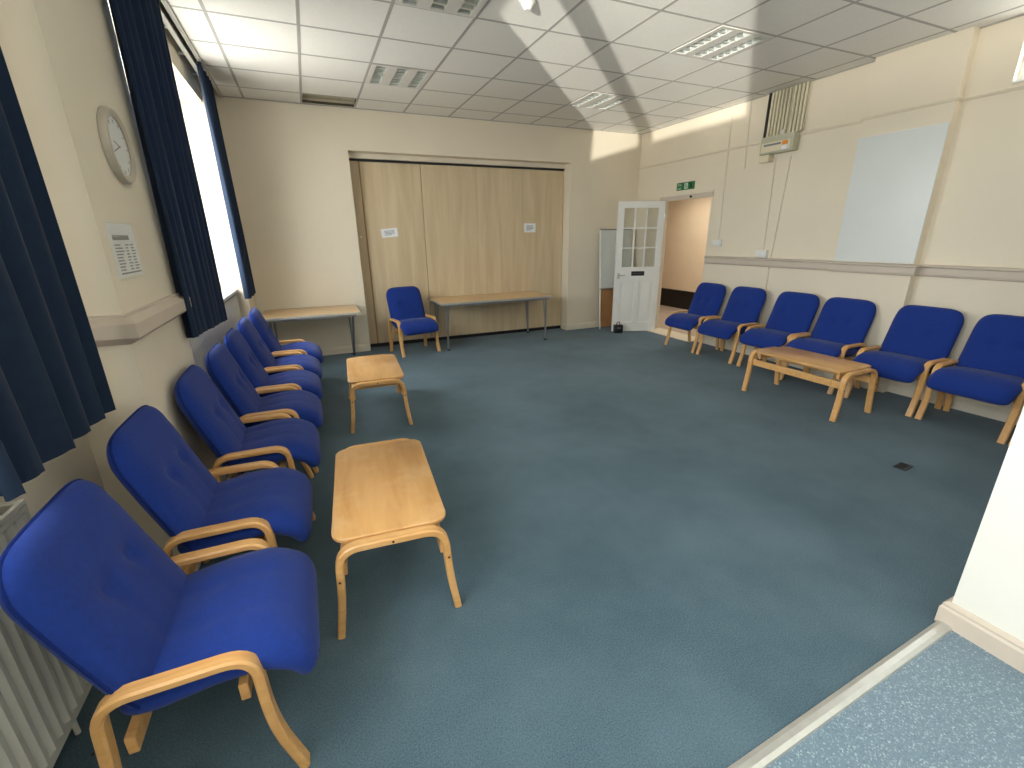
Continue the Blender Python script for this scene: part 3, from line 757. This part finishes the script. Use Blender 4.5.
def wallpipe(name, y, z0, z1, label, r=.008, dy=0, m=None):
    bm = bmesh.new(); tube(bm, [(XR-r-.001, y, z0), (XR-r-.001, y+dy, z1)], r, 8)
    o = new_obj(name, bm, m or M['cream'], None, True); tag(o, label, 'cable'); return o
wallpipe('cable_conduit', 4.78, 1.455, ZC-.006, 'thin conduit down the right wall to the light switch by the doorway', dy=.03)
wallpipe('cable_conduit', 4.51, 2.30, ZC-.006, 'short thin cable from the ceiling, left of the fuse box', .006, dy=.03)
wallpipe('cable_conduit', 4.07, 1.335, 2.355, 'thin cable from the fuse box down to the socket above the dado rail', .0075, dy=.02)
wallpipe('cable_conduit', 3.95, 1.245, 2.355, 'right-hand thin cable from the fuse box down to the dado rail', .0075, dy=-.05)
wallpipe('cable_conduit', 3.955, .116, 1.128, 'thin white pipe from the dado rail down to the skirting', .012, m=M['cream'])
def plate(name, y, z, w, h, label, d=.03, n=2):
    t = thing(name, label, 'socket' if 'socket' in label else 'switch', (XR, y, z))
    bm = bmesh.new(); box(bm, -d, 0, -w/2, w/2, -h/2, h/2, .004); new_obj('box_body', bm, M['plastic'], t, True)
    bm = bmesh.new()
    for k in range(n):
        yy = (k-(n-1)/2)*.05; box(bm, -d-.005, -d-.0002, yy-.012, yy+.012, -.018, .018, .002)
    new_obj('rocker', bm, M['white'], t)
plate('light_switch', 4.79, 1.41, .15, .085, 'white double light switch on the right wall beside the doorway')
plate('wall_socket', 4.07, 1.285, .15, .088, 'white socket box just above the dado rail, below the fuse box', .045)
bm = bmesh.new(); disc(bm, (XR-.02, 5.36, DZ-.075+.01), (1, 0, 0), .015, .018, 16); o = new_obj('door_sensor', bm, M['black'], None, True); tag(o, 'small black round sensor on the frame above the doorway', 'sensor')
# projection panel on the pilaster
bm = bmesh.new(); box(bm, PX-.014, PX-.001, PY0+.0, PY1+.0, 1.242, 2.39, .002); o = new_obj('whiteboard', bm, M['whiteboard']); tag(o, 'large blank white board filling the pilaster on the right wall', 'whiteboard')
# floor socket
fs = thing('floor_socket', 'small dark socket plate set in the carpet at the right', 'floor socket', (3.52, 1.45, 0), .1)
bm = bmesh.new(); box(bm, -.06, .06, -.035, .035, 0, .006, .002); new_obj('plate', bm, M['black'], fs)
bm = bmesh.new(); box(bm, -.05, .05, -.034, -.02, .0061, .0085); new_obj('flap', bm, M['ink2'], fs)

# ------------------------------------------------------------------ ceiling fittings
def make_light(label, group):
    t = thing('ceiling_light', label, 'ceiling light', group=group); s = .288
    bm = bmesh.new()
    # pan with three long troughs running in y
    xe = [-s, -.245, -.145, -.05, .05, .145, .245, s]
    for a, b in ((xe[0], xe[1]), (xe[2], xe[3]), (xe[4], xe[5]), (xe[6], xe[7])): box(bm, a, b, -s, s, -.004, .004)
    for a, b in ((xe[1], xe[2]), (xe[3], xe[4]), (xe[5], xe[6])): box(bm, a, b, -s, -s+.025, -.004, .004); box(bm, a, b, s-.025, s, -.004, .004)
    box(bm, -s, s, -s, s, .075, .08)
    for x in (-s, s-.004): box(bm, x, x+.004, -s, s, .004, .075)
    new_obj('housing', bm, M['lamp_body'], t)
    for a, b in ((xe[1], xe[2]), (xe[3], xe[4]), (xe[5], xe[6])):
        bm = bmesh.new(); c = (a+b)/2; h = (b-a)/2; n = 9; y0, y1 = -s+.025, s-.025
        rows = []
        for k in range(n):
            th = PI*k/(n-1); rows.append((c-h*math.cos(th), .004+.05*math.sin(th)))
        A = [bm.verts.new((x, y0, z)) for x, z in rows]; B = [bm.verts.new((x, y1, z)) for x, z in rows]
        for k in range(n-1): bm.faces.new((A[k], A[k+1], B[k+1], B[k]))
        cells = 7
        for k in range(cells+1):
            yy = y0+(y1-y0)*k/cells
            vs = [bm.verts.new((c-h, yy-.009, 0)), bm.verts.new((c+h, yy-.009, 0)), bm.verts.new((c+h, yy+.009, 0)), bm.verts.new((c-h, yy+.009, 0)), bm.verts.new((c-h*.98, yy, .03)), bm.verts.new((c+h*.98, yy, .03))]
            bm.faces.new((vs[0], vs[1], vs[5], vs[4])); bm.faces.new((vs[3], vs[2], vs[5], vs[4])); bm.faces.new((vs[0], vs[1], vs[2], vs[3]))
        lv = new_obj('louvre', bm, M['louvre'], t, False)
        bm = bmesh.new(); tube(bm, [(c, y0+.005, .036), (c, y1-.005, .036)], .009, 10); new_obj('tube_lamp', bm, M['white'], lv, True)
    return t
GLT = 'square louvred ceiling lights'; l0 = None
names = {(2, 1): 'unlit grey-louvred ceiling light above the lone armchair, near the missing ceiling tile', (2, -2): 'ceiling light cut off by the top edge of the photo, left of the smoke detector',
         (6, 1): 'small-looking louvred ceiling light near the far right corner of the room', (6, -2): 'large louvred ceiling light at the upper right, above the fuse box side'}
for i, j in LIGHTS:
    if (i, j) not in names: continue
    loc = (GX+.6*i+.3, GY+.6*j+.3, ZC)
    if l0 is None:
        l0 = make_light(names[i, j], GLT); l0.location = loc
    else: dup(l0, loc, 0, names[i, j], GLT)
# plain tiles where the lights behind the camera would be
bm = bmesh.new()
for i, j in LIGHTS:
    if (i, j) in names: continue
    x, y = GX+.6*i, GY+.6*j; box(bm, x+.004, x+.596, y+.004, y+.596, ZC+.004, ZC+.02)
struct('ceiling_near', bm, M['tile'])
sd = thing('smoke_detector', 'round white smoke detector on the ceiling', 'smoke detector', (1.60, 3.36, ZC+.004))
bm = bmesh.new(); disc(bm, (0, 0, -.012), (0, 0, -1), .055, .024, 32); new_obj('base', bm, M['plastic'], sd, True)
bm = bmesh.new(); disc(bm, (0, 0, -.038), (0, 0, -1), .046, .028, 32, r2=.03); disc(bm, (0, 0, -.058), (0, 0, -1), .028, .012, 24, r2=.022); new_obj('sensor_head', bm, M['plastic'], sd, True)

# ------------------------------------------------------------------ outside seen through the glass
# (bright overcast sky comes from the world)

# ------------------------------------------------------------------ camera
cam = bpy.data.cameras.new('camera'); co = bpy.data.objects.new('camera', cam); C.objects.link(co)
f, pitch, roll, yaw = 449.2082, .317, -.0138, .4064
cam.sensor_width = 36; cam.lens = f/1024*36; cam.clip_start = .05
r = Vector((math.cos(yaw), -math.sin(yaw), 0)); f0 = Vector((math.sin(yaw), math.cos(yaw), 0)); u0 = Vector((0, 0, 1))
fw = math.cos(pitch)*f0-math.sin(pitch)*u0; up = math.sin(pitch)*f0+math.cos(pitch)*u0
r2 = math.cos(roll)*r+math.sin(roll)*up; u2 = -math.sin(roll)*r+math.cos(roll)*up
mw = Matrix((r2, u2, -fw)).transposed().to_4x4(); mw.translation = Vector((0, 0, H)); co.matrix_world = mw
bpy.context.scene.camera = co

# ------------------------------------------------------------------ light
w = bpy.data.worlds.new('sky'); bpy.context.scene.world = w; w.use_nodes = True; N = w.node_tree.nodes; L = w.node_tree.links
bg = N['Background']; bg.inputs[1].default_value = 13.5
tc = N.new('ShaderNodeTexCoord'); sx = N.new('ShaderNodeSeparateXYZ'); rp = N.new('ShaderNodeValToRGB'); ma = N.new('ShaderNodeMath'); ma.operation = 'MULTIPLY_ADD'; ma.inputs[1].default_value = .5; ma.inputs[2].default_value = .5
L.new(tc.outputs['Generated'], sx.inputs[0]); L.new(sx.outputs['Z'], ma.inputs[0]); L.new(ma.outputs[0], rp.inputs[0]); L.new(rp.outputs[0], bg.inputs[0])
e = rp.color_ramp.elements; e[0].position = .44; e[0].color = (.72, .70, .66, 1); e[1].position = .52; e[1].color = (.95, .98, 1, 1)
def portal(loc, rot, sx, sy):
    a = bpy.data.lights.new('portal', 'AREA'); a.shape = 'RECTANGLE'; a.size = sx; a.size_y = sy; a.cycles.is_portal = True
    o = bpy.data.objects.new('window_portal', a); C.objects.link(o); o.location = loc; o.rotation_euler = rot
for y0, y1 in ((WY0, WY1), (VY0, VY1)):
    portal((XO-.02, (y0+y1)/2, (SILL+HEAD)/2), (0, -PI/2, 0), HEAD-SILL, y1-y0)
portal((XR+.16, 1.35, 2.79), (0, PI/2, 0), .38, 1.39)
# low sunlight thrown up through the near window by something shiny outside
def beam(target, d, dist, e, ang, rad, col=(1, .95, .87)):
    d = Vector(d).normalized(); s = bpy.data.lights.new('beam', 'SPOT'); s.energy = e; s.color = col; s.shadow_soft_size = rad; s.spot_size = math.radians(ang); s.spot_blend = .15
    o = bpy.data.objects.new('reflected_sunlight', s); C.objects.link(o); o.rotation_euler = d.to_track_quat('-Z', 'Y').to_euler(); o.location = Vector(target)-d*dist
beam((-1.06, .2, 1.07), (.712, .695, .20), 14, 24000, 15, .07)
beam((-1.06, .2, 1.3), (.85, .50, .24), 12, 3000, 14, .3)
# fill lights added to brighten the corridor and hall, with no fittings behind them
def area(name, loc, rot, sx, sy, e, col=(1, .95, .88)):
    a = bpy.data.lights.new(name, 'AREA'); a.shape = 'RECTANGLE'; a.size = sx; a.size_y = sy; a.energy = e; a.color = col
    o = bpy.data.objects.new(name, a); C.objects.link(o); o.location = loc; o.rotation_euler = rot; return o
area('corridor_fill', (6.5, 6.2, 2.33), (0, 0, 0), .5, 2.5, 30)
area('hall_fill', (.9, -1.6, ZC-.02), (0, 0, 0), 1.8, 2.4, 25, (1, .98, .95))

sc = bpy.context.scene
sc.view_settings.view_transform = 'Standard'; sc.view_settings.look = 'None'; sc.view_settings.gamma = 1; sc.view_settings.use_curve_mapping = False
sc.view_settings.exposure = .2
